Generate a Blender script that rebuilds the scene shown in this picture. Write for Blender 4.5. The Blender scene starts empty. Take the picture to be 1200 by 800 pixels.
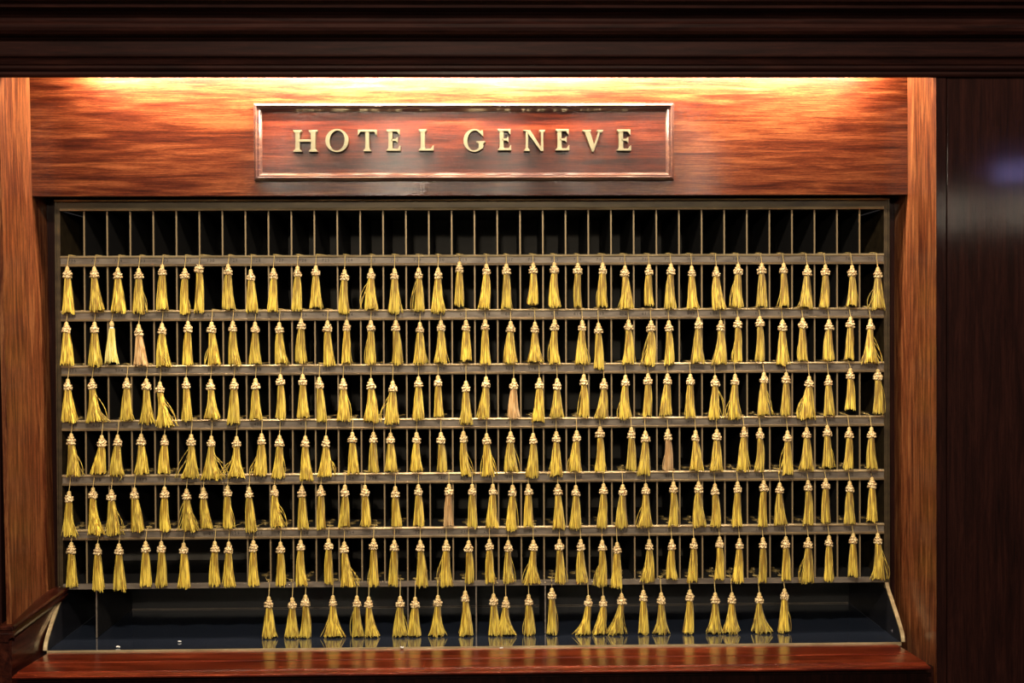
import bpy, math, random
from mathutils import Vector, Matrix
random.seed(7)
C = bpy.context.scene.collection
ZO = 1.75                                   # height of the first shelf edge above the floor of the room

# ------------------------------------------------------------------ camera
F, DIST = 1500.0, 3.0
CX, CZ, YAW, PIT, ROL = 0.01838, -0.16811, 0.02278, 0.01187, -0.00439
fw = Vector((math.sin(YAW)*math.cos(PIT), math.cos(YAW)*math.cos(PIT), -math.sin(PIT)))
r_ = Vector((math.cos(YAW), -math.sin(YAW), 0)); u_ = r_.cross(fw)
R2 = r_*math.cos(ROL) + u_*math.sin(ROL)
U2 = -r_*math.sin(ROL) + u_*math.cos(ROL)
EYE = Vector((CX, -DIST, CZ + ZO))
cd = bpy.data.cameras.new('camera'); cam = bpy.data.objects.new('camera', cd); C.objects.link(cam)
cd.sensor_width = 36; cd.lens = 36*F/1200; cd.clip_start = .05
cam.matrix_world = Matrix(((R2.x, U2.x, -fw.x, EYE.x), (R2.y, U2.y, -fw.y, EYE.y), (R2.z, U2.z, -fw.z, EYE.z), (0, 0, 0, 1)))
bpy.context.scene.camera = cam
def at(px, py, Y):                          # where a measured point of the photograph lies on the plane at depth Y
    d = fw*F + R2*(px-600) - U2*(py-400)
    return EYE + d*((Y-EYE.y)/d.y)

# ------------------------------------------------------------------ helpers
class MB:
    def __init__(s): s.v = []; s.f = []; s.m = []; s.sm = []
    def add(s, vs, fs, mi=0, smooth=False):
        o = len(s.v); s.v += [tuple(v) for v in vs]
        for f in fs: s.f.append(tuple(i+o for i in f)); s.m.append(mi); s.sm.append(smooth)
    def box(s, x0, x1, y0, y1, z0, z1, mi=0):
        vs = [(x, y, z) for x in (x0, x1) for y in (y0, y1) for z in (z0, z1)]
        s.add(vs, [(0,1,3,2),(4,6,7,5),(0,4,5,1),(2,3,7,6),(0,2,6,4),(1,5,7,3)], mi)
    def extrude_x(s, prof, x0, x1, mi=0, smooth=False, shear=None):       # closed profile of (y, z)
        n = len(prof); e = shear or (lambda y, z: 0)
        vs = [(x0+e(y, z), y, z) for y, z in prof] + [(x1-e(y, z), y, z) for y, z in prof]
        s.add(vs, [(i, (i+1) % n, (i+1) % n+n, i+n) for i in range(n)], mi, smooth)
        s.add(vs[:n], [tuple(range(n))[::-1]], mi); s.add(vs[n:], [tuple(range(n))], mi)
    def extrude_y(s, poly, y0, y1, mi=0):                     # closed outline of (x, z), y0 in front
        n = len(poly)
        vs = [(x, y0, z) for x, z in poly] + [(x, y1, z) for x, z in poly]
        s.add(vs, [tuple(range(n)), tuple(range(2*n-1, n-1, -1))] + [(i, i+n, (i+1) % n+n, (i+1) % n) for i in range(n)], mi)
    def tube(s, pts, rad, k=5, mi=0, smooth=True, caps=True):
        n = len(pts); vs = []
        for i, p in enumerate(pts):
            a = Vector(pts[max(0, i-1)]); b = Vector(pts[min(n-1, i+1)]); t = (b-a)
            t = t.normalized() if t.length > 1e-9 else Vector((0, 0, 1))
            h = Vector((0, 0, 1)) if abs(t.z) < .8 else Vector((0, 1, 0))
            e1 = t.cross(h).normalized(); e2 = t.cross(e1); r = rad[i] if hasattr(rad, '__len__') else rad
            for j in range(k):
                q = 2*math.pi*j/k
                vs.append(Vector(p) + e1*(r*math.cos(q)) + e2*(r*math.sin(q)))
        fs = [(i*k+j, i*k+(j+1) % k, (i+1)*k+(j+1) % k, (i+1)*k+j) for i in range(n-1) for j in range(k)]
        if caps: fs += [tuple(range(k))[::-1], tuple(range((n-1)*k, n*k))]
        s.add(vs, fs, mi, smooth)
    def lathe(s, prof, k=12, mi=0, c=(0, 0, 0)):              # (r, z) from top to bottom
        vs = [(c[0]+r*math.cos(2*math.pi*j/k), c[1]+r*math.sin(2*math.pi*j/k), c[2]+z) for r, z in prof for j in range(k)]
        n = len(prof)
        fs = [(i*k+j, (i+1)*k+j, (i+1)*k+(j+1) % k, i*k+(j+1) % k) for i in range(n-1) for j in range(k)]
        s.add(vs, fs + [tuple(range(k)), tuple(range((n-1)*k, n*k))[::-1]], mi, True)
    def ball(s, c, rx, ry, rz, k=6, l=4, mi=0):
        vs = [(c[0], c[1], c[2]+rz)]
        for i in range(1, l):
            p = math.pi*i/l
            vs += [(c[0]+rx*math.sin(p)*math.cos(2*math.pi*j/k), c[1]+ry*math.sin(p)*math.sin(2*math.pi*j/k), c[2]+rz*math.cos(p)) for j in range(k)]
        vs.append((c[0], c[1], c[2]-rz)); e = len(vs)-1
        fs = [(0, 1+j, 1+(j+1) % k) for j in range(k)]
        for i in range(l-2):
            fs += [(1+i*k+j, 1+(i+1)*k+j, 1+(i+1)*k+(j+1) % k, 1+i*k+(j+1) % k) for j in range(k)]
        fs += [(e, 1+(l-2)*k+(j+1) % k, 1+(l-2)*k+j) for j in range(k)]
        s.add(vs, fs, mi, True)
    def mesh(s, name, mats):
        me = bpy.data.meshes.new(name); me.from_pydata(s.v, [], s.f)
        for m in (mats if isinstance(mats, (list, tuple)) else [mats]): me.materials.append(m)
        me.polygons.foreach_set('material_index', s.m); me.polygons.foreach_set('use_smooth', s.sm)
        me.update(); return me
    def build(s, name, mats, parent=None, bevel=0, loc=(0, 0, 0), fix=False):
        me = s.mesh(name, mats)
        if fix:
            import bmesh
            b = bmesh.new(); b.from_mesh(me); bmesh.ops.recalc_face_normals(b, faces=b.faces); b.to_mesh(me); b.free()
        return link(name, me, parent, bevel, loc)
def link(name, me, parent=None, bevel=0, loc=(0, 0, 0)):
    o = bpy.data.objects.new(name, me); C.objects.link(o); o.location = loc
    if parent: o.parent = parent
    if bevel:
        m = o.modifiers.new('bevel', 'BEVEL'); m.width = bevel; m.segments = 2; m.limit_method = 'ANGLE'
    return o
def thing(name, label, cat, loc, group=None):
    o = bpy.data.objects.new(name, None); C.objects.link(o); o.location = loc
    o.empty_display_size = .02
    tag(o, label, cat, group); return o
def tag(o, label=None, cat=None, group=None, kind=None):
    if label: o['label'] = label
    if cat: o['category'] = cat
    if group: o['group'] = group
    if kind: o['kind'] = kind
    return o

# ------------------------------------------------------------------ materials
def mat(name, col, rough=.5, metal=0, **kw):
    m = bpy.data.materials.new(name); m.use_nodes = True; b = m.node_tree.nodes['Principled BSDF']
    b.inputs['Base Color'].default_value = (*col, 1); b.inputs['Roughness'].default_value = rough; b.inputs['Metallic'].default_value = metal
    for k, v in kw.items(): b.inputs[k.replace('_', ' ')].default_value = v
    return m
def ramp(nt, stops):
    r = nt.nodes.new('ShaderNodeValToRGB'); el = r.color_ramp.elements
    while len(el) < len(stops): el.new(.5)
    for e, (p, c) in zip(el, stops): e.position = p; e.color = (*c, 1)
    return r
def wood(name, axis, stops, rough=.3, coat=.6, coat_rough=.12, figure=1.0, fine=1.0, seed=0.0, bump=.05, spec=.3):
    m = bpy.data.materials.new(name); m.use_nodes = True; nt = m.node_tree; N = nt.nodes.new; L = nt.links.new
    b = nt.nodes['Principled BSDF']; tc = N('ShaderNodeTexCoord')
    def mp(s_along, s_across):
        g = N('ShaderNodeMapping'); sc = [s_across]*3; sc[axis] = s_along
        g.inputs['Scale'].default_value = sc; g.inputs['Location'].default_value = (seed, seed*1.7, seed*.6)
        L(tc.outputs['Object'], g.inputs['Vector']); return g
    a = N('ShaderNodeTexNoise'); L(mp(1.0*figure, 14*figure).outputs[0], a.inputs['Vector'])
    a.inputs['Detail'].default_value = 6; a.inputs['Distortion'].default_value = .7; a.inputs['Roughness'].default_value = .62
    f = N('ShaderNodeTexNoise'); L(mp(3.2*fine, 190*fine).outputs[0], f.inputs['Vector'])
    f.inputs['Detail'].default_value = 7; f.inputs['Roughness'].default_value = .72
    p = N('ShaderNodeTexNoise'); L(mp(22*fine, 620*fine).outputs[0], p.inputs['Vector']); p.inputs['Detail'].default_value = 2
    x1 = N('ShaderNodeMath'); x1.operation = 'MULTIPLY_ADD'; L(f.outputs[0], x1.inputs[0]); x1.inputs[1].default_value = .5
    x2 = N('ShaderNodeMath'); x2.operation = 'MULTIPLY'; L(a.outputs[0], x2.inputs[0]); x2.inputs[1].default_value = .62
    L(x2.outputs[0], x1.inputs[2])
    x3 = N('ShaderNodeMath'); x3.operation = 'MULTIPLY_ADD'; L(p.outputs[0], x3.inputs[0]); x3.inputs[1].default_value = .22
    L(x1.outputs[0], x3.inputs[2])
    r = ramp(nt, stops); L(x3.outputs[0], r.inputs[0]); L(r.outputs[0], b.inputs['Base Color'])
    b.inputs['Specular IOR Level'].default_value = spec
    b.inputs['Roughness'].default_value = rough; b.inputs['Coat Weight'].default_value = coat; b.inputs['Coat Roughness'].default_value = coat_rough
    bu = N('ShaderNodeBump'); bu.inputs['Strength'].default_value = bump; bu.inputs['Distance'].default_value = .002
    L(p.outputs[0], bu.inputs['Height']); L(bu.outputs[0], b.inputs['Normal']); L(bu.outputs[0], b.inputs['Coat Normal'])
    return m
MAHO = [(.48, (.010, .0016, .0010)), (.60, (.028, .0048, .0019)), (.69, (.062, .0138, .0046)), (.84, (.155, .050, .018))]
JAMB = [(.50, (.016, .003, .002)), (.60, (.055, .0105, .0042)), (.68, (.140, .041, .013)), (.80, (.30, .125, .046))]
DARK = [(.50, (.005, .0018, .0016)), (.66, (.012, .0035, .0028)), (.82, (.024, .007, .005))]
M_head = wood('header mahogany', 0, MAHO, seed=3.1, figure=.8, coat=.28, coat_rough=.09, spec=.06, rough=.4)
M_plaque = wood('plaque mahogany', 0, [(p, (c[0]*.75, c[1]*.5, c[2]*.5)) for p, c in MAHO], seed=8.3, spec=.06, rough=.4, coat=.28, coat_rough=.10, figure=.8)
M_jamb = wood('jamb mahogany', 2, JAMB, seed=5.4, figure=1.4, coat=.3, coat_rough=.12, rough=.5, spec=.15)
M_sill = wood('sill mahogany', 0, [(p, (c[0]*2.3, c[1]*1.3, c[2]*1.2)) for p, c in MAHO], seed=1.2, coat=.8, coat_rough=.05, figure=.8)
M_rail = wood('dado mahogany', 1, [(p, (c[0]*.5, c[1]*.38, c[2]*.5)) for p, c in MAHO], seed=6.2, rough=.4, spec=.2, coat=.6, coat_rough=.07)
M_mould = wood('lacquered moulding', 0, [(p, (c[0]*.8+.03, c[1]*1.2+.02, c[2]*1.5+.022)) for p, c in MAHO], seed=1.9, rough=.2, coat=1, coat_rough=.08)
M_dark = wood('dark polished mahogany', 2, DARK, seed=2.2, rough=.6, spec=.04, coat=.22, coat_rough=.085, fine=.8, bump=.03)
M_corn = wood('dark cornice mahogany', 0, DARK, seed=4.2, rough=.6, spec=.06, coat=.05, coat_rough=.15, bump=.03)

def aged(name, c1, c2, rough=.4, metal=.6, scale=60):
    m = mat(name, c1, rough, metal); nt = m.node_tree; b = nt.nodes['Principled BSDF']
    n = nt.nodes.new('ShaderNodeTexNoise'); n.inputs['Scale'].default_value = scale; n.inputs['Detail'].default_value = 5
    tc = nt.nodes.new('ShaderNodeTexCoord'); g = nt.nodes.new('ShaderNodeMapping'); g.inputs['Scale'].default_value = (.25, 1, 1)
    nt.links.new(tc.outputs['Object'], g.inputs[0]); nt.links.new(g.outputs[0], n.inputs['Vector'])
    r = ramp(nt, [(.3, c2), (.65, c1)]); nt.links.new(n.outputs[0], r.inputs[0]); nt.links.new(r.outputs[0], b.inputs['Base Color'])
    return m
M_brass = aged('aged brass edge', (.58, .46, .27), (.30, .22, .12), .38, .45)
M_lip = aged('shaded lower brass lip', (.27, .19, .10), (.13, .09, .055), .45, .4)  # darker copy of the edge brass, with the lower lip's shade in its colour
M_plate = aged('tarnished label plate', (.22, .18, .14), (.11, .088, .07), .5, .4, 90)
M_frame = aged('tarnished brass frame', (.085, .060, .030), (.035, .024, .014), .42, .5, 45)
M_div = mat('divider brass edge', (.26, .19, .10), .5, .35)
M_black = mat('black lacquered sheet', (.012, .011, .011), .5)
M_back = aged('charcoal back board', (.10, .088, .072), (.05, .044, .037), .6, 0, 14)
M_ink = mat('engraved number ink', (.008, .006, .005), .7)
M_navy = mat('navy glass', (.022, .029, .048), .08, 0, Coat_Weight=1.0)
M_screw = mat('screw brass', (.55, .45, .32), .3, .9)
M_letter = mat('champagne brass letter', (.17, .155, .10), .40, .75)
M_key = mat('key brass', (.62, .45, .18), .3, .8)
M_white = mat('white scrap', (.8, .8, .78), .8)
def thread(name, hi, lo, rough=.42, rnd=.16):
    m = mat(name, hi, rough); nt = m.node_tree; b = nt.nodes['Principled BSDF']; N = nt.nodes.new; L = nt.links.new
    n = N('ShaderNodeTexNoise'); n.inputs['Scale'].default_value = 260; n.inputs['Detail'].default_value = 2
    tc = N('ShaderNodeTexCoord'); g = N('ShaderNodeMapping'); g.inputs['Scale'].default_value = (1, 1, .06)
    L(tc.outputs['Object'], g.inputs[0]); L(g.outputs[0], n.inputs['Vector'])
    r = ramp(nt, [(.42, lo), (.56, hi)]); L(n.outputs[0], r.inputs[0])  # dark streaks put the shade between threads into the colour
    oi = N('ShaderNodeObjectInfo'); h = N('ShaderNodeHueSaturation')
    v = N('ShaderNodeMapRange'); v.inputs['To Min'].default_value = 1-rnd; v.inputs['To Max'].default_value = 1+rnd
    L(oi.outputs['Random'], v.inputs['Value']); L(v.outputs[0], h.inputs['Value']); L(r.outputs[0], h.inputs['Color'])
    L(h.outputs[0], b.inputs['Base Color'])
    b.inputs['Sheen Weight'].default_value = .15; b.inputs['Specular IOR Level'].default_value = .7
    return m
M_gold = thread('gold silk thread', (.83, .635, .088), (.31, .18, .012), rough=.36)
M_pale = thread('pale gold silk thread', (.82, .74, .26), (.60, .48, .09))
M_rose = thread('faded rose gold thread', (.66, .44, .20), (.40, .22, .07))
def knotmat(name, a, bb, c):
    m = mat(name, a, .6); nt = m.node_tree; b = nt.nodes['Principled BSDF']
    n = nt.nodes.new('ShaderNodeTexNoise'); n.inputs['Scale'].default_value = 420; n.inputs['Detail'].default_value = 2
    tc = nt.nodes.new('ShaderNodeTexCoord'); nt.links.new(tc.outputs['Object'], n.inputs['Vector'])
    r = ramp(nt, [(.38, c), (.48, bb), (.56, a)]); nt.links.new(n.outputs[0], r.inputs[0]); nt.links.new(r.outputs[0], b.inputs['Base Color'])
    return m
M_knot = knotmat('cream and gold knotted cord', (.88, .73, .44), (.62, .44, .19), (.24, .12, .05))
M_knob = knotmat('gold bound knob', (.86, .70, .34), (.74, .54, .20), (.50, .32, .10))
M_cord = mat('gold cord', (.62, .45, .16), .6)

# ------------------------------------------------------------------ measured layout
P = .05344; Q = .12729                       # slot pitch and row pitch
XL, XR = -.961, .9635                        # clear opening of the rack
def zr(j): return ZO - j*Q                   # top edge of shelf rail j (0..6)
FLOOR = ZO - .8912; BACK = .315
HY = -.066                                   # header face

# ------------------------------------------------------------------ setting: flanking panels, room
def struct(name, mb, m, **k):
    o = mb.build(name, m, fix=True, **k); o['kind'] = 'structure'; return o
FY = -.25
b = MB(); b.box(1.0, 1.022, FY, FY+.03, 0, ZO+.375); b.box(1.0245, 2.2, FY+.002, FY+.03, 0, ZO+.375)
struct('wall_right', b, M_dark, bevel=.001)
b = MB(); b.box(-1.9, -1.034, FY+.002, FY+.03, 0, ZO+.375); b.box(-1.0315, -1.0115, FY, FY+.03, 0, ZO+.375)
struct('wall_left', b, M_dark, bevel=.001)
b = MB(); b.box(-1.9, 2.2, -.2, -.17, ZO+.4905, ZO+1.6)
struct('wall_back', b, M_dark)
b = MB(); b.box(-3.5, 3.8, -7.5, .6, -.05, 0)
struct('floor', b, mat('dark stone floor', (.03, .025, .022), .35))

# ------------------------------------------------------------------ cabinet surround
cab = thing('cabinet_surround', 'built-in polished mahogany cabinet surround framing the key rack', 'cabinet', (0, 0, 0))
def lj(z): return -1.007 + (ZO+.4-z)*.0135  # the left jamb leans in a little
TOPZ = ZO+.47
b = MB(); zb, zt = ZO+.1318, TOPZ
b.add([(lj(zb), HY, zb), (.9995, HY, zb), (.9995, HY, zt), (lj(zt), HY, zt), (lj(zb), HY+.022, zb), (.9995, HY+.022, zb), (.9995, HY+.022, zt), (lj(zt), HY+.022, zt)],
      [(0,1,2,3), (4,7,6,5), (0,4,5,1), (3,2,6,7), (0,3,7,4), (1,5,6,2)])
b.build('header_panel', M_head, cab)
b = MB(); b.box(.9996, 1.02, FY+.0305, .06, 0, TOPZ); b.box(.9996, .9999, FY-.0005, FY+.031, 0, ZO+.375)
b.build('jamb', M_jamb, cab)
b = MB()
z0, z1 = 0, TOPZ
b.add([(lj(z0), FY-.0005, z0), (lj(z1), FY-.0005, z1), (lj(z0), .06, z0), (lj(z1), .06, z1), (lj(z0)-.01, FY-.0005, z0), (lj(z1)-.01, FY-.0005, z1), (lj(z0)-.01, .06, z0), (lj(z1)-.01, .06, z1)],
      [(0,2,3,1), (4,5,7,6), (0,1,5,4), (2,6,7,3), (1,3,7,5), (0,4,6,2)])
b.build('jamb', M_jamb, cab)
# dark fillers between rack and jambs, and above the rack
b = MB(); b.box(-1.02, -.972, .03, .05, FLOOR-.3, ZO+.2); b.box(.972, 1.0, .03, .05, FLOOR-.3, ZO+.2); b.box(-.972, .972, .03, .05, ZO+.135, ZO+.2)
b.build('backing_strip', M_dark, cab)
# cornice
def Z(py, Y): return at(600, py, Y).z
prof = []
for y, py in [(-.225, 91), (-.252, 91), (-.256, 89.5), (-.259, 87), (-.258, 84), (-.262, 82.5), (-.266, 80), (-.266, 77), (-.270, 75), (-.274, 70), (-.278, 67.5), (-.283, 66),
              (-.284, 64), (-.284, 48), (-.288, 46), (-.290, 44), (-.298, 43), (-.308, 40), (-.315, 36), (-.318, 32), (-.316, 28), (-.308, 25), (-.306, 22),
              (-.309, 18), (-.318, 14), (-.330, 11), (-.338, 9), (-.340, 5), (-.345, 3), (-.352, 1), (-.356, -3), (-.356, -14), (-.37, -18), (-.38, -30), (-.38, -60), (-.225, -60)]:
    prof.append((y, Z(py, y)))
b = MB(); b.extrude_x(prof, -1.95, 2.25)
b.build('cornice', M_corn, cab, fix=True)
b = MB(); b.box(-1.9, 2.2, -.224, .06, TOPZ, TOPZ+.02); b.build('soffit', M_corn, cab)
# sill with grooved top and moulded nose
sp = [(-.1215, FLOOR-.002), (-.150, FLOOR-.003), (-.198, FLOOR-.004), (-.200, FLOOR-.0065), (-.203, FLOOR-.0045), (-.266, FLOOR-.006), (-.269, FLOOR-.0085), (-.277, FLOOR-.0085),
      (-.280, FLOOR-.0095), (-.287, FLOOR-.0098), (-.290, FLOOR-.0125), (-.287, FLOOR-.016), (-.276, FLOOR-.017), (-.272, FLOOR-.021), (-.262, FLOOR-.023), (-.1215, FLOOR-.023)]
b = MB(); b.extrude_x(sp, -.976, .974, shear=lambda y, z: .020*(y+.29)/.17)
b.build('sill', M_sill, cab, fix=True)
b = MB(); b.box(-.985, .999, -.235, -.215, 0, FLOOR-.0235); b.box(-.98, .99, -.248, -.236, FLOOR-.034, FLOOR-.0235)
b.build('apron_panel', M_dark, cab, bevel=.001)
# dado rail on the left jamb, with the dado below it
A = at(15, 733, FY-.012); B = at(79, 687, -.006)
def dado(dep, zz): return dep, zz
prof2 = [(-.03, 0), (.0, 0), (.004, -.003), (.004, -.008), (-.002, -.011), (.001, -.018), (-.003, -.026), (-.010, -.030), (-.010, -.035), (-.03, -.035)]
b = MB(); n = len(prof2)
dirx = Vector((1, 0, 0))
vs = [A + Vector((o, 0, z)) for o, z in prof2] + [B + Vector((o, 0, z)) for o, z in prof2]
b.add(vs, [(i, (i+1) % n, (i+1) % n+n, i+n) for i in range(n)] + [tuple(range(n))[::-1], tuple(range(n, 2*n))])
# return of the rail across the front
b.extrude_x([(A.y - .0 - o*.0 + (-o if o > -.02 else .01), A.z+z) for o, z in prof2], A.x-.12, A.x-.0006)
b.build('dado_rail', M_rail, cab, fix=True)
b = MB()
za, zb2 = A.z-.033, B.z-.033
b.add([(A.x-.004, A.y+.004, za), (B.x-.012, B.y, zb2), (B.x-.012, B.y, FLOOR-.03), (A.x-.004, A.y+.004, FLOOR-.30), (A.x-.12, A.y+.004, za), (B.x-.05, B.y, zb2), (B.x-.05, B.y, FLOOR-.03), (A.x-.12, A.y+.004, FLOOR-.30)],
      [(0,1,2,3), (4,7,6,5), (0,4,5,1), (3,2,6,7), (0,3,7,4), (1,5,6,2)])
b.build('dado_panel', M_rail, cab, fix=True)

# ------------------------------------------------------------------ key rack
rack = thing('key_rack', 'wide aged brass key rack of black pigeonholes in the mahogany cabinet', 'key rack', (0, 0, FLOOR))
RZ = -FLOOR
def part(mb, name, m, par=rack, **k):
    o = mb.build(name, m, par, **k); o.location.z = RZ if par is rack else 0; return o
b = MB()                                      # top rail: outer lip, dark channel, inner lip
b.extrude_x([(0, ZO+.130), (-.006, ZO+.130), (-.008, ZO+.128), (-.006, ZO+.126), (0, ZO+.126)], -.9735, .977, 0)
b.box(-.9735, .977, 0, .02, ZO+.104, ZO+.130, 1)
b.extrude_x([(0, ZO+.110), (-.005, ZO+.110), (-.007, ZO+.107), (-.005, ZO+.104), (0, ZO+.104)], XL, XR, 0)
part(b, 'top_rail', [M_brass, M_frame], fix=True)
for s in (-1, 1):
    xi = XL if s < 0 else XR; xo = -.9735 if s < 0 else .977
    x0, x1 = sorted((xi, xo)); b = MB()
    b.box(x0, x1, -.0005, .3, ZO-.7895, ZO+.1035, 1)
    b.box(min(xi, xi+s*.003), max(xi, xi+s*.003), -.004, 0, ZO-.7895, ZO+.103, 0); b.box(min(xo, xo-s*.003), max(xo, xo-s*.003), -.004, 0, ZO-.7895, ZO+.1255, 0)
    part(b, 'side_frame', [M_frame, M_frame], fix=True)
b = MB(); b.box(XL, XR, .30, .32, ZO-.7895, ZO+.13); part(b, 'back_board', M_back)
b = MB(); b.box(XL, XR, .0205, .30, ZO+.106, ZO+.13); part(b, 'top_board', M_black)
# digits for the engraved numbers
DG = {}
for ch in '0123456789':
    cu = bpy.data.curves.new('d', 'FONT'); cu.body = ch; cu.size = 1; cu.align_x = 'CENTER'; cu.resolution_u = 2
    o = bpy.data.objects.new('d', cu); C.objects.link(o)
    me = bpy.data.meshes.new_from_object(o)
    DG[ch] = ([tuple(v.co) for v in me.vertices], [tuple(p.vertices) for p in me.polygons])
    bpy.data.objects.remove(o); bpy.data.curves.remove(cu); bpy.data.meshes.remove(me)
for j in range(6):
    z = zr(j); b = MB()
    b.box(XL, XR, .004, .30, z-.0045, z-.0008, 1)                                    # shelf board
    b.extrude_x([(.004, z), (-.0035, z-.0003), (-.0060, z-.0030), (-.0050, z-.0052), (.004, z-.0052)], XL, XR, 0)
    b.box(XL, XR, -.002, .004, z-.0195, z-.004, 2)                                   # label plate
    b.extrude_x([(.004, z-.0195), (-.0035, z-.0195), (-.0050, z-.0215), (-.0045, z-.025), (.004, z-.025)], XL, XR, 4)
    for k in range(36):
        num = str((7-j)*100 + 36 - k); x = (k-17.5)*P
        for i, ch in enumerate(num):
            vs, fs = DG[ch]; s = .0100
            b.add([(x+(i-1)*.0066+v[0]*s, -.00215, z-.0153+v[1]*s) for v in vs], fs, 3)
    part(b, 'shelf', [M_brass, M_black, M_plate, M_ink, M_lip], fix=True)
z = zr(6); b = MB()
b.box(XL, XR, .004, .30, z-.0045, z-.0008, 1)
b.extrude_x([(.004, z), (-.003, z), (-.0045, z-.001), (-.0045, z-.012), (-.003, z-.013), (.004, z-.013)], XL, XR, 0)
bs = part(b, 'bottom_shelf', [M_plate, M_black], fix=True)
for px in (189, 246, 339, 384, 583, 639, 694, 750):
    p = at(px, 688, -.005); b = MB(); b.ball((p.x, -.0045, z-.0065), .003, .0014, .003, 8, 4); b.build('screw', M_screw, bs)
for k in range(1, 36):
    x = (k-18)*P; zb = zr(6) if not 2 <= k <= 7 else zr(5)
    b = MB(); b.box(x-.0012, x+.0012, .008, .298, zb, ZO+.105, 1); b.box(x-.0017, x+.0017, .0045, .008, zb, ZO+.105, 0)
    part(b, 'divider', [M_div, M_black])
# tray under the pigeonholes
b = MB(); b.box(-.9605, .9665, -.118, BACK, FLOOR-.012, FLOOR); part(b, 'tray_floor', M_navy)
b = MB(); b.box(-.9605, .9665, -.1205, -.1175, FLOOR-.006, FLOOR+.0015); part(b, 'edge_strip', M_brass)
b = MB(); b.box(-.9605, .9665, .300, .315, FLOOR+.001, ZO-.79); b.box(-.885, .965, .298, .300, FLOOR+.0007, FLOOR+.0025, 1); part(b, 'tray_back', [M_black, M_plate])
for s in (-1, 1):
    x = -.9605 if s < 0 else .9665
    oz = [(.300, FLOOR+.0005), (-.1185, FLOOR+.0005)]
    cur = [(-.1185, .002), (-.117, .010), (-.112, .019), (-.102, .030), (-.086, .043), (-.068, .057), (-.050, .071), (-.034, .083), (-.020, .093), (-.010, .101), (-.004, .108), (-.002, .1135)]
    cp = [(y, FLOOR+z) for y, z in cur]
    b = MB(); x0, x1 = sorted((x, x+s*.006))
    b.extrude_x([(.30, FLOOR+.0005), (-.117, FLOOR+.0005)] + cp + [(.30, FLOOR+.1135)], x0, x1)
    ck = part(b, 'cheek', mat('dark cheek', (.012, .012, .016), .3), fix=True)
    b = MB(); x0, x1 = sorted((x-s*.001, x+s*.0075)); ns = len(cp); vs = []
    for i, (y, z) in enumerate(cp):
        a = Vector(cp[max(0, i-1)]); c = Vector(cp[min(ns-1, i+1)]); t = (c-a).normalized(); nn = Vector((-t.y, t.x))
        for xx in (x0, x1):
            for d in (0, .004): vs.append((xx, y+nn.x*d if nn.x < 0 else y-nn.x*d, z+(nn.y*d if nn.x < 0 else -nn.y*d)))
    fs = []
    for i in range(ns-1):
        o = 4*i; fs += [(o, o+4, o+5, o+1), (o+1, o+5, o+7, o+3), (o+3, o+7, o+6, o+2), (o+2, o+6, o+4, o)]
    fs += [(0, 1, 3, 2), (4*ns-4, 4*ns-2, 4*ns-1, 4*ns-3)]
    b.add(vs, fs, 0); o = b.build('cheek_edging', M_brass, ck, fix=True)
for px, d in ((113, 0), (478, 0), (558, 0), (639, 0)):
    x = at(px, 700, 0.0).x; b = MB()
    b.box(x-.001, x+.001, .003, .299, FLOOR+.001, ZO-.779, 1); b.box(x-.0016, x+.0016, 0, .003, FLOOR+.001, ZO-.7775, 0)
    part(b, 'tray_partition', [M_plate, M_black])

# ------------------------------------------------------------------ sign with letters
SY = HY-.0005
c0 = at(297, 121, SY-.01); c1 = at(790, 211, SY-.01)
sx0, sx1, sz0, sz1 = c0.x, c1.x, c1.z, c0.z
sign = thing('sign', 'mahogany hotel name sign with moulded frame and raised brass letters on header', 'sign', ((sx0+sx1)/2, SY, sz0))
SL = Vector(sign.location)
def sbuild(mb, name, m, bevel=0, par=sign):
    o = mb.build(name, m, par, bevel, fix=True)
    o.location = -SL; return o
b = MB(); b.box(sx0+.012, sx1-.012, SY-.004, SY-.0002, sz0+.012, sz1-.012); sbuild(b, 'panel', M_plaque)
pf = [(0, 0), (0, .008), (.005, .016), (.0065, .0165), (.0075, .0150), (.0080, .0128), (.0095, .0120), (.0110, .0128), (.0122, .0122), (.0130, .0105), (.0150, .0085), (.0190, .0030), (.0195, .0025), (.0195, 0)]
b = MB(); vs = []
for x, z, dx, dz in ((sx0, sz0, 1, 1), (sx1, sz0, -1, 1), (sx1, sz1, -1, -1), (sx0, sz1, 1, -1)):
    vs += [(x+dx*u, SY-h, z+dz*u) for u, h in pf]
n = len(pf); fs = []
for c in range(4):
    d = (c+1) % 4
    fs += [(c*n+i, c*n+(i+1) % n, d*n+(i+1) % n, d*n+i) for i in range(n)]
b.add(vs, fs); sbuild(b, 'frame', M_mould)

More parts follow.
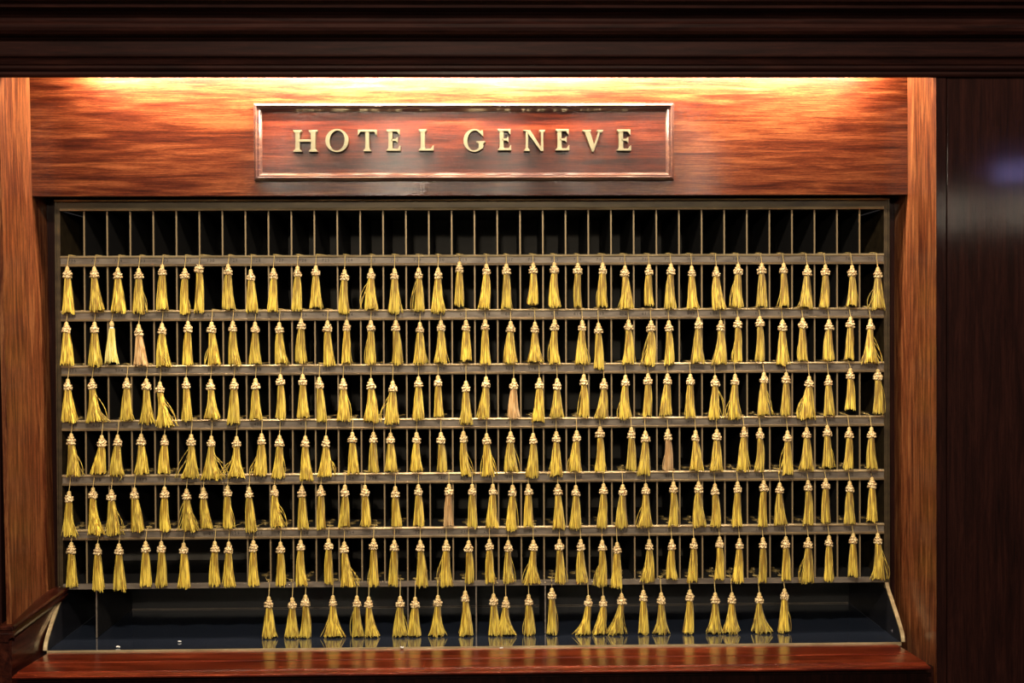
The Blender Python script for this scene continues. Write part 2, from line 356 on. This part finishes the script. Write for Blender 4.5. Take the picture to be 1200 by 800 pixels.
def serif_letter(ch):
    """pieces (closed outlines, unit cap height, natural width) of a flared roman capital"""
    ps = []
    def stem(x, w, top=1, bot=1, s=.085):
        ps.append([(x, 0), (x+w, 0), (x+w*.94, .5), (x+w, 1), (x, 1), (x+w*.06, .5)])
        for on, z0, z1, z2 in ((bot, 0, .045, .13), (top, 1, .955, .87)):
            if on: ps.append([(x-s, z0), (x+w+s, z0), (x+w+s, z1), (x+w, z2), (x, z2), (x-s, z1)])
    def arm(x0, x1, z, t, up):                # horizontal arm ending in a flared beak
        d = t if up > 0 else -t
        ps.append([(x0, z), (x1, z), (x1, z+d*2.6), (x1-.05, z+d*2.4), (x1-.13, z+d), (x0, z+d)])
    if ch == 'H': stem(.09, .22); stem(.79, .22); ps.append([(.2, .46), (.9, .46), (.9, .57), (.2, .57)]); return ps, 1.10
    if ch == 'T': stem(.37, .22, 0, 1); arm(.45, .96, 1, .1, -1); arm(.45, 0, 1, .1, -1); ps[-1] = [(0, 1), (.5, 1), (.5, .9), (.13, .9), (.05, .76), (0, .74)]; return ps, .96
    if ch == 'E':
        stem(.09, .22); arm(.2, .68, 0, .1, 1); arm(.2, .65, 1, .1, -1)
        ps.append([(.2, .46), (.45, .46), (.50, .40), (.55, .38), (.55, .66), (.50, .63), (.45, .56), (.2, .56)]); return ps, .68
    if ch == 'L': stem(.09, .22); arm(.2, .72, 0, .1, 1); return ps, .72
    if ch == 'N':
        stem(.12, .12, 0, 1); ps.append([(0, 1), (.26, 1), (.24, .9), (.12, .94), (0, .96)])
        stem(.86, .12, 1, 0); ps.append([(.10, 1), (.34, 1), (.98, .0), (.86, -.02)]); return ps, 1.07
    if ch == 'V':
        ps.append([(.10, 1), (.36, 1), (.60, .22), (.54, -.02), (.47, -.02)]); ps.append([(.80, 1), (.90, 1), (.55, -.02), (.50, .10)])
        for x in (.23, .85): ps.append([(x-.21 if x < .5 else x-.15, 1), (x+.21 if x < .5 else x+.15, 1), (x+.2 if x < .5 else x+.14, .955), (x+.08, .89), (x-.08, .89), (x-.2 if x < .5 else x-.14, .955)])
        return ps, 1.02
    if ch in 'OG':
        k = 40; W = 1.02; ring = []
        for i in range(k+1):
            a = 2*math.pi*i/k
            o = (W/2+W/2*math.cos(a), .5+.52*math.sin(a))
            n = (W/2+.335*math.cos(a)+.006, .5+.455*math.sin(a+.08))
            ring.append((a, o, n))
        for i in range(k):
            a = ring[i][0]
            if ch == 'G' and (a < .75 or a > 2*math.pi-.62): continue
            ps.append([ring[i][1], ring[i+1][1], ring[i+1][2], ring[i][2]])
        if ch == 'G':
            ps.append([(.72, .06), (.94, .14), (.94, .42), (.72, .42)])
            ps.append([(.60, .46), (1.05, .46), (1.05, .42), (.94, .37), (.72, .37), (.60, .42)])
            ps.append([(.80, .92), (.88, .97), (.93, .95), (.94, .70), (.89, .70), (.82, .80), (.72, .86)])
        return ps, W
LET = [('H', 343.5, 372, 152.5, 178), ('O', 381.4, 408.3, 151.5, 177.5), ('T', 419.3, 441.4, 152, 177.3), ('E', 452.7, 469.2, 151.8, 176.8), ('L', 490.6, 508, 151.5, 176.6),
       ('G', 543.3, 568.2, 151.5, 177.2), ('E', 583.3, 599, 151.2, 176.2), ('N', 613.2, 639, 152.3, 177), ('E', 651, 667.2, 151.3, 176.3), ('V', 682, 707.5, 152.3, 177.3), ('E', 723, 739.5, 151.7, 176.6)]
for ch, x0, x1, y0, y1 in LET:
    ps, W = serif_letter(ch); yl = SY-.020
    a = at(x0, y1, yl); c = at(x1, y0, yl); sx = (c.x-a.x)/W; sz = (c.z-a.z)
    b = MB()
    for i, pl in enumerate(ps):
        q = [(a.x+u*sx, a.z+v*sz) for u, v in pl]
        ar = sum(q[i][0]*q[(i+1) % len(q)][1]-q[(i+1) % len(q)][0]*q[i][1] for i in range(len(q)))
        if ar < 0: q = q[::-1]
        b.extrude_y(q, yl-.0002*(i % 5 if ch not in 'OG' else (i > (36 if ch == 'O' else 27))*(i-27)), SY-.0042)
    o = sbuild(b, 'letter', M_letter)
    if ch not in 'OG':
        m = o.modifiers.new('bevel', 'BEVEL'); m.width = .0006; m.segments = 2; m.limit_method = 'ANGLE'

# ------------------------------------------------------------------ strip lamp hidden behind the cornice
lamp = thing('strip_lamp', 'bright warm strip lamp behind the cornice above the hotel sign', 'lamp', (0, -.2, ZO+.43))
M_bulb = mat('bulb glow', (1, 1, 1)); g_ = M_bulb.node_tree.nodes['Principled BSDF']
g_.inputs['Emission Color'].default_value = (1, .79, .56, 1); g_.inputs['Emission Strength'].default_value = 480
for bx in [-.70+.155*k for k in range(10)]+[-.862, .858]:
    b = MB(); b.ball((0, 0, 0), .0125, .0125, .0125, 8, 6)
    b.build('bulb', M_bulb, lamp).location = Vector((bx, -.17, ZO+.440))-Vector(lamp.location)
b = MB(); b.box(-.92, .92, -.215, -.085, ZO+.455, ZO+.469); o = b.build('housing', mat('white enamel', (.7, .68, .62), .4), lamp); o.location = -Vector(lamp.location)

# ------------------------------------------------------------------ tassels  (knob x, knob top, skirt left, right, bottom) measured per crop
def crop(ox, oy, s, row, lst):
    for t in lst: ROWS[row].append((ox+t[0]/s, oy+t[1]/s, ox+t[2]/s, ox+t[3]/s, oy+t[4]/s, t[5] if len(t) > 5 else ''))
ROWS = {i: [] for i in range(1, 8)}
A, S4 = 4.8, 4.444
crop(60, 290, A, 1, [(90,110,60,132,370),(242,110,215,298,360),(374,115,333,425,365),(492,118,458,525,368,'R'),(624,97,590,660,348),(751,117,722,780,373),(832,100,802,860,365,'h'),(995,95,962,1035,345),(1122,125,1095,1162,362)])
crop(300, 290, A, 1, [(98,117,62,124,360),(233,105,197,262,357),(336,102,302,370,340),(498,125,462,525,372),(647,117,608,690,350,'L'),(779,120,742,808,370,'R'),(915,115,888,948,358,'L'),(1024,115,985,1065,368),(1144,80,1115,1170,328)])
crop(540, 290, A, 1, [(144,92,95,165,345),(256,92,225,285,343),(407,88,370,435,320),(526,85,492,562,335),(658,88,635,682,335),(798,87,768,827,335),(924,103,890,972,345),(1058,95,1033,1088,325),(1182,92,1145,1215,345)])
crop(780, 290, S4, 1, [(136,97,108,170,320),(264,100,240,315,322),(378,85,343,406,312,'L'),(501,82,467,530,310),(615,82,590,645,310,'L'),(737,92,690,768,315),(832,90,797,855,315),(971,93,937,998,303),(1105,103,1070,1145,322,'L')])
crop(60, 290, A, 2, [(85,420,50,130,660),(243,420,208,285,668),(340,415,298,380,648,'p'),(492,433,460,550,663,'r'),(623,427,590,675,668),(769,415,738,800,660),(902,420,880,955,660,'L'),(1021,415,998,1070,663),(1147,420,1110,1180,655)])
crop(300, 290, A, 2, [(131,422,108,182,655),(254,400,220,284,648),(402,412,380,445,665),(510,408,480,535,652),(646,410,615,675,655),(786,410,765,825,658),(922,422,880,960,655),(1040,410,1000,1078,650),(1181,410,1150,1215,635)])
crop(540, 290, A, 2, [(137,405,108,168,655),(280,415,238,320,652),(417,420,368,468,645),(527,405,497,562,655),(683,410,640,720,655),(774,425,745,808,680),(943,407,903,975,655),(1070,412,1025,1095,665,'L'),(1170,412,1140,1200,658)])
crop(780, 290, S4, 2, [(171,365,130,205,603),(287,380,237,322,608),(376,362,352,400,598,'L'),(491,358,465,515,592),(609,378,575,642,612),(714,367,690,743,590),(851,375,820,878,588),(963,362,930,985,582),(1067,373,1018,1115,602,'R')])
crop(60, 430, A, 3, [(93,68,60,150,312),(230,65,193,300,308,'R'),(425,62,385,462,302),(535,66,493,590,318),(611,85,588,698,335,'R'),(758,60,730,792,302),(897,68,852,955,292),(1028,65,988,1065,320),(1149,65,1118,1190,295)])
crop(300, 430, A, 3, [(137,42,108,170,292),(262,42,228,298,285),(356,58,337,400,305),(490,65,452,530,303),(646,65,602,690,308),(769,80,722,810,318,'L'),(914,55,875,950,295),(1024,48,998,1055,280),(1181,80,1150,1220,320)])
crop(540, 430, A, 3, [(142,55,85,165,288),(298,65,262,335,288,'r'),(442,62,398,472,308),(542,65,498,585,285),(692,42,658,727,280),(805,65,748,832,288),(926,47,885,960,290),(1053,38,1022,1075,278),(1163,38,1115,1190,272)])
crop(780, 430, S4, 3, [(129,38,103,158,262),(258,45,218,285,270,'R'),(362,38,325,392,270,'L'),(512,28,475,545,252,'R'),(628,28,597,652,252),(748,48,695,780,270,'L'),(848,43,822,882,253),(962,8,932,990,222),(1105,12,1077,1137,242)])
crop(60, 430, A, 4, [(112,375,85,165,612,'R'),(284,385,222,305,600),(373,383,328,412,610,'T'),(506,377,468,550,600),(637,383,598,668,598),(787,380,725,830,625,'L'),(900,388,840,968,632,'R'),(1042,390,985,1098,620,'L'),(1183,375,1135,1215,610,'L')])
crop(300, 430, A, 4, [(132,385,85,150,625,'R'),(277,388,246,326,637),(393,387,345,425,615,'R'),(542,368,512,580,600),(660,367,632,692,592),(757,370,722,797,585),(903,368,865,940,585),(1040,368,1012,1075,588),(1167,362,1152,1215,610,'R')])
crop(540, 430, A, 4, [(145,375,118,190,612,'R'),(280,365,243,328,588),(407,373,360,438,618),(537,363,497,578,612),(652,358,605,682,588),(783,335,750,812,590),(959,340,925,990,580),(1038,360,990,1070,605),(1165,350,1138,1195,582,'r')])
crop(780, 430, S4, 4, [(156,330,120,205,538),(267,325,228,302,540),(408,312,370,435,540),(492,318,460,515,540),(635,332,605,665,560,'L'),(735,315,697,775,535),(842,303,815,870,522,'R'),(956,315,922,978,530),(1072,315,1045,1105,530)])
crop(60, 560, A, 5, [(100,75,70,138,328,'R'),(235,55,210,305,318),(338,65,310,390,318,'R'),(468,55,450,523,300),(637,50,610,672,295),(761,62,738,828,298,'L'),(856,55,843,912,282),(992,45,966,1025,282,'R'),(1113,52,1093,1158,303)])
crop(300, 560, A, 5, [(104,42,80,160,275,'R'),(258,45,235,297,283),(365,42,340,393,285),(500,40,457,527,275),(613,42,593,650,270),(783,48,763,820,272),(913,38,882,948,270),(1085,35,1055,1112,270,'r')])
crop(540, 560, A, 5, [(64,35,35,95,278),(180,35,140,215,278),(291,40,247,318,292),(380,35,352,410,272),(546,35,515,590,283),(647,42,605,680,285),(803,32,760,828,278),(911,38,865,940,278),(1040,32,985,1080,275)])
crop(780, 560, S4, 5, [(41,20,8,68,250),(172,20,142,212,253),(257,30,232,290,252),(375,20,345,400,252),(511,12,483,532,250),(594,25,563,635,242),(742,12,712,770,243),(834,2,808,860,232),(959,18,925,988,237),(1075,-3,1043,1105,225)])
crop(60, 560, A, 6, [(113,362,85,150,608),(261,370,232,300,632),(381,370,348,425,632),(531,358,498,565,608),(619,357,585,652,608),(745,365,708,782,618),(920,357,885,955,605),(998,360,970,1038,610),(1137,352,1108,1170,605)])
crop(300, 560, A, 6, [(137,360,110,168,605),(251,350,225,292,603),(408,342,383,437,592),(496,360,478,560,610,'R'),(661,342,635,692,605),(778,350,742,803,605),(924,350,900,972,610),(1070,350,1040,1103,608,'L')])
crop(540, 560, A, 6, [(44,352,22,72,588),(161,345,137,195,590),(267,352,233,305,588),(408,350,350,450,595),(555,345,530,595,590),(674,345,648,720,588),(795,350,760,825,605,'L'),(879,362,845,910,615),(1060,345,1005,1090,582)])
crop(780, 560, S4, 6, [(32,320,3,63,525),(147,315,108,165,540),(281,307,250,305,528),(385,315,345,410,542),(507,310,482,528,540),(626,305,602,655,530),(743,310,705,772,545,'L'),(851,300,820,878,533),(977,288,948,1005,510),(1105,287,1068,1142,527,'R')])
crop(290, 670, A, 7, [(120,140,80,162,388),(252,145,203,292,392),(326,130,290,358,385),(480,133,427,550,372),(615,135,587,660,378),(682,140,655,748,382),(858,138,812,900,370),(943,142,900,978,368),(1071,132,1015,1112,372)])
crop(530, 670, A, 7, [(73,107,35,120,372),(232,123,200,270,358),(301,140,235,370,373),(430,127,402,468,360),(560,92,530,590,345),(765,132,685,785,370),(848,135,785,858,370),(952,122,862,960,370,'R'),(1075,103,1043,1110,352)])
crop(740, 670, A, 7, [(167,117,113,217,370),(328,100,287,352,353),(471,117,415,512,355),(565,117,512,610,350),(719,117,675,805,350),(861,95,820,890,335)])

TY = -.0175; PX = (3+TY)/1500               # metres per pixel where the tassels hang
def knot_mesh(seed):
    r = random.Random(seed); b = MB()
    b.lathe([(.0035, .007), (.0048, .0055), (.0072, .002), (.0078, -.003), (.006, -.007), (.003, -.008)], 10)
    for tier, (rad, z, n, s) in enumerate(((.0054, .0052, 7, .0024), (.0084, .0005, 9, .0031), (.0086, -.0045, 9, .0030))):
        for i in range(n):
            a = 2*math.pi*(i+.5*(tier % 2))/n + r.uniform(-.15, .15); rr = rad+r.uniform(-.0006, .0008)
            zz = z+r.uniform(-.0011, .0011); q = r.uniform(-1.2, 1.2)
            # a short loop of cord bent over the knot
            cx_, cy_ = rr*math.cos(a), rr*math.sin(a); tx, ty = -math.sin(a), math.cos(a)
            pts = []
            for t in (-1, -.4, .4, 1):
                pts.append((cx_*(1.0 if abs(t) < .6 else .80)+tx*t*s*math.cos(q), cy_*(1.0 if abs(t) < .6 else .80)+ty*t*s*math.cos(q), zz+t*s*math.sin(q+.3)))
            b.tube(pts, [.0009, .0016, .0016, .0009], 5)
    return b.mesh('knot', M_knot)
KNOTS = [knot_mesh(i) for i in range(8)]
kb = MB(); kb.lathe([(.0008, .0012), (.0025, .0006), (.0040, -.0012), (.0047, -.0038), (.0046, -.0065), (.0050, -.009), (.0050, -.012), (.003, -.013)], 12)
KNOB = kb.mesh('knob', M_knob)
kb = MB(); kb.lathe([(.0008, .0015), (.0030, .0002), (.0052, -.004), (.0056, -.0075), (.0050, -.011), (.0040, -.013)], 12); KNOBP = kb.mesh('knob', M_knob)
kb = MB(); kb.lathe([(.0030, .0025), (.0048, .002), (.0052, 0), (.0048, -.002), (.0030, -.0025)], 12); COLLAR = kb.mesh('collar', mat('white collar thread', (.8, .78, .7), .6))
kb = MB()                                    # key: ring-shaped bow, shank and bit, lying flat
n = 16
vs = []
for rr in (.011, .006):
    for zz in (-.001, .001):
        vs += [(rr*math.cos(2*math.pi*i/n), rr*math.sin(2*math.pi*i/n), zz) for i in range(n)]
fs = []
for i in range(n):
    k = (i+1) % n
    fs += [(i, k, n+k, n+i), (n+i, n+k, 3*n+k, 3*n+i), (3*n+i, 3*n+k, 2*n+k, 2*n+i), (2*n+i, 2*n+k, k, i)]
kb.add(vs, fs); kb.box(-.002, .002, .0105, .048, -.001, .001)
kb.box(.002, .007, .036, .040, -.001, .001); kb.box(.002, .0055, .042, .047, -.001, .001)
KEY = kb.mesh('key', M_key)

ONES = ['', 'first', 'second', 'third', 'fourth', 'fifth', 'sixth', 'seventh', 'eighth', 'ninth', 'tenth', 'eleventh', 'twelfth', 'thirteenth', 'fourteenth', 'fifteenth', 'sixteenth', 'seventeenth', 'eighteenth', 'nineteenth', 'twentieth']
def ordinal(n):
    if n <= 20: return ONES[n]
    if n == 30: return 'thirtieth'
    return ('twenty-' if n < 30 else 'thirty-') + ONES[n % 10]
ROWN = {1: 'top row', 2: 'second row', 3: 'third row', 4: 'fourth row', 5: 'fifth row', 6: 'sixth row', 7: 'lowest row'}

def skirt(c0, half0, c1, half1, z0, z1, flags, rnd, y_front):
    """a bundle of hanging threads between neck (c0, z0) and hem (c1, z1), in the tassel's own frame"""
    b = MB(); H = z0-z1; steps = 7
    lean = c1-c0; bell = rnd.uniform(1.0, 1.6) + (.9 if half1 > .018 else 0); bend = rnd.uniform(1.1, 1.9); ph = rnd.uniform(0, 6.3); nl = rnd.choice((2, 3, 3, 4)); amp = .05+.16*min(1, max(0, half1-.014)/.01)
    ydep = min(half1*.8, .0125)
    hump = rnd.uniform(-.0022, .0022)
    fold = rnd.uniform(0, 6.3)
    def ctr(t): return c0 + lean*t**bend + hump*math.sin(math.pi*t)
    def rx(t): return half0 + (half1-half0)*t**bell + .0006*math.sin(math.pi*min(1, t*1.4))
    def ry(t): return half0 + (ydep-half0)*t**.9
    # inner core
    k = 12; vs = []
    for i in range(steps):
        t = i/(steps-1); z = z0-H*.955*t
        vs += [(ctr(t)+rx(t)*.84*math.cos(2*math.pi*j/k), ry(t)*.84*math.sin(2*math.pi*j/k), z) for j in range(k)]
    b.add(vs, [(i*k+j, (i+1)*k+j, (i+1)*k+(j+1) % k, i*k+(j+1) % k) for i in range(steps-1) for j in range(k)] + [tuple(range(k)), tuple(range((steps-1)*k, steps*k))[::-1]], 0, True)
    NT = 46
    for q in range(NT):
        a = 2*math.pi*(q+rnd.uniform(-.4, .4))/NT; rf = rnd.uniform(.80, 1.06)
        da = rnd.gauss(0, .16); w = rnd.uniform(0, 6.3); wa = rnd.uniform(0, .0011)
        ln = 1 + rnd.uniform(-.05, .02) + .025*math.sin(2*a+fold); pts = []; 
        for i in range(steps):
            t = i/(steps-1)
            aa = a + da*t + .22*t*math.sin(nl*a+ph)
            m = 1 + amp*t*math.sin(nl*a+ph+1)
            x = ctr(t) + rx(t)*rf*m*math.cos(aa) + wa*t*math.sin(5*t+w)
            y = ry(t)*(rf if y_front else rf)*math.sin(aa)
            pts.append((x, y, z0-H*ln*t))
        b.tube(pts, [.0011, .0012, .0013, .0013, .0013, .0013, .0009], 3, smooth=True, caps=False)
    strays = [(+1, .5)]*('R' in flags) + [(-1, .5)]*('L' in flags)
    strays = [(s, o) for s, o in strays for _ in range(3)]
    if rnd.random() < .3: strays.append((rnd.choice((-1, 1)), .04))
    for s, o in strays:
        out = half1*(.7+rnd.uniform(.1, .9)*o*1.6); t0 = rnd.uniform(.05, .5); pts = []; curl = rnd.uniform(-.35, .5)
        for i in range(10):
            t = i/9; tt = t0+(1-t0)*t
            x = ctr(tt) + s*(rx(tt)*.8 + (out)*(math.sin(math.pi*t*.75) if curl > .1 else t**1.4)*.75)
            pts.append((x, -ry(tt)*.4, z0-H*(tt*(1.0-.06*abs(curl)))))
        b.tube(pts, .00065, 4)
    if 'T' in flags:
        b.tube([(ctr(1)+half1*.6, -.004, z1+.004), (ctr(1)+half1*.75, -.006, z1-.004), (ctr(1)+half1*.5, -.007, z1-.011)], .0009, 4)
    return b

for row in range(1, 8):
    lst = sorted(ROWS[row]); j = row-1; zrail = zr(j)
    slots = {}
    if row < 7: slots = {i: i for i in range(36)}
    else:
        used = set()
        for i, t in enumerate(lst):
            x = at(t[0], zrail, TY).x if False else at(t[0], 690, TY).x
            s = round(x/P+17.5)
            while s in used: s += 1
            used.add(s); slots[i] = s
    for i, (hx, ty, l, r, by, fl) in enumerate(lst):
        rnd = random.Random(row*100+i)
        hd = at(hx, ty, TY); bot = at((l+r)/2, by, TY)
        half1 = max(.009, (r-l)/2*PX*.93); lean = bot.x-hd.x
        zb = max(bot.z, FLOOR+.0025)
        wide = (r-l)
        look = ('swept right' if lean > .006 else 'swept left' if lean < -.006 else 'flared wide' if wide > 17.5 else 'slim and straight' if wide < 13.2 else 'hanging straight')
        col = 'pale yellow tassel' if 'p' in fl else 'faded rosy tassel' if 'r' in fl else 'gold tassel'
        extra = 'frayed ' if set('RLT') & set(fl) else ''
        pos = 'leftmost' if i == 0 else 'rightmost' if i == len(lst)-1 else ordinal(i+1)+' from left'
        t = thing('key_tassel', f'{extra}{col}, {look}, {pos} in the {ROWN[row]} of the rack', 'tassel', (hd.x, TY, hd.z), f'key tassels hanging in the {ROWN[row]}')
        plain = 'p' in fl; headless = 'h' in fl
        kz = -.0165 if not headless else -.008
        if not headless: link('knob', KNOBP if plain else KNOB, t)
        if plain: link('collar', COLLAR, t, loc=(0, 0, -.0155)); z0 = -.0165
        else:
            k = link('knot', KNOTS[(row*5+i) % 8], t, loc=(0, 0, kz)); k.rotation_euler = (rnd.uniform(-.12, .12), rnd.uniform(-.15, .15), rnd.uniform(0, 6.28))
            s = rnd.uniform(.94, 1.12); k.scale = (s, s, rnd.uniform(1.05, 1.28)); z0 = kz-.0055
        M = M_pale if plain else M_rose if 'r' in fl else M_gold
        sk = skirt(0, .0058, lean, half1, z0, zb-hd.z, fl, rnd, True); sk.build('skirt', M, t)
        # cord up over the shelf edge, a loop lying on the shelf, and on to the key
        x = hd.x; sl = slots[i]; xs = (sl-17.5)*P; xi = min(max(x, xs-P/2+.006), xs+P/2-.006)
        zz = zrail+.0011; yc = -.0085
        pts = [(x, TY, hd.z+.0005), (x, TY+.001, hd.z+.003), (x, yc, min(zrail-.006, hd.z+.02) if hd.z+.008 < zrail-.006 else zrail-.004), (x, -.0068, zrail-.001), (x+(xi-x)*.3, -.003, zz), (xi, .001, zz), (xi, .008, zz)]
        cc = rnd.uniform(-.4, .4); lr = rnd.uniform(.006, .009)
        for q in range(9):
            a = math.pi*1.5 + 2*math.pi*q/8
            lx = min(max(xi+lr*math.cos(a), xs-P/2+.004), xs+P/2-.004)
            pts.append((lx, .017+lr*math.sin(a), zz+.0012*(q > 4)))
        kx = xs+rnd.uniform(-.006, .006); ky = rnd.uniform(.045, .085)
        pts += [((xi+kx)/2, .03, zz+.001), (kx, ky-.009, zz)]
        b = MB(); b.tube([(p[0]-hd.x, p[1]-TY, p[2]-hd.z) for p in pts], .00085, 5); b.build('cord', M_cord, t)
        ko = link('key', KEY, t, loc=(kx-hd.x, ky-TY, zz-hd.z+.0002)); ko.rotation_euler = (0, 0, rnd.uniform(-.35, .35))

# ------------------------------------------------------------------ specks on the tray and sill
for k, (px, py, Y, lab) in enumerate([(210, 752, -.03, 'tiny white paper scrap lying on navy tray, left of the tassels'), (139, 758, -.08, 'small white speck on navy tray near its left end'),
                                     (587, 759.5, -.118, 'crumpled white scrap on the brass tray edge below the middle tassels'), (471, 758.5, -.10, 'small white scrap on navy tray before the seventh tassel')]):
    p = at(px, py, Y); d = at(px, py, Y)-EYE; t = (FLOOR+.0015-EYE.z)/d.z; p = EYE+d*t
    r = random.Random(k); b = MB()
    for q in range(4): b.ball((r.uniform(-.004, .004), r.uniform(-.003, .003), r.uniform(.0008, .002)), r.uniform(.002, .0035), .0025, .0016, 5, 3)
    o = b.build('paper_scrap', M_white); o.location = (p.x, p.y, FLOOR+.0012); tag(o, lab, 'scrap', 'white scraps on the tray')

# ------------------------------------------------------------------ light of the room, and added fill
def area(name, loc, size, power, col, target=(0, 0, ZO-.3), shape='DISK'):
    l = bpy.data.lights.new(name, 'AREA'); l.shape = shape; l.size = size; l.energy = power; l.color = col
    o = bpy.data.objects.new(name, l); C.objects.link(o); o.location = loc
    o.rotation_euler = (Vector(target)-Vector(loc)).to_track_quat('-Z', 'Y').to_euler(); return o
W = (1, .86, .66)
for x, y, z, s, p in ((-.82, -5, .80, .16, 26), (-.18, -5, .78, .2, 30), (.97, -5, .8, .16, 22), (3.0, -5, .50, .25, 4)):
    area('lobby_spot', (x, y, ZO+z), s, p, W)
area('lobby_blue', (3.4, -5, ZO+.74), .10, 4, (.45, .4, 1))
for x in (-.12, .12): area('tassel_fill', (x, -2.8, ZO+1.6), .16, 52, W, (x*.5, 0, ZO-.45))  # unseen fill lamps, added overhead in front to brighten the tassels
def strip(x0, x1, p):                        # slim lamp strips fixed under the housing, shining onto the header
    o = area('header_strip', ((x0+x1)/2, -.12, ZO+.430), 1, p, (1, .80, .58), ((x0+x1)/2, -.12+.5, ZO+.430-.02), 'RECTANGLE')
    o.data.size = x1-x0; o.data.size_y = .012
strip(-.86, .90, 90); strip(-.50, .30, 40)

w = bpy.data.worlds.new('world'); bpy.context.scene.world = w; w.use_nodes = True
w.node_tree.nodes['Background'].inputs[0].default_value = (.9, .8, .75, 1); w.node_tree.nodes['Background'].inputs[1].default_value = .02
vs_ = bpy.context.scene.view_settings
vs_.view_transform = 'Standard'; vs_.look = 'None'; vs_.gamma = 1; vs_.use_curve_mapping = False; vs_.exposure = 0
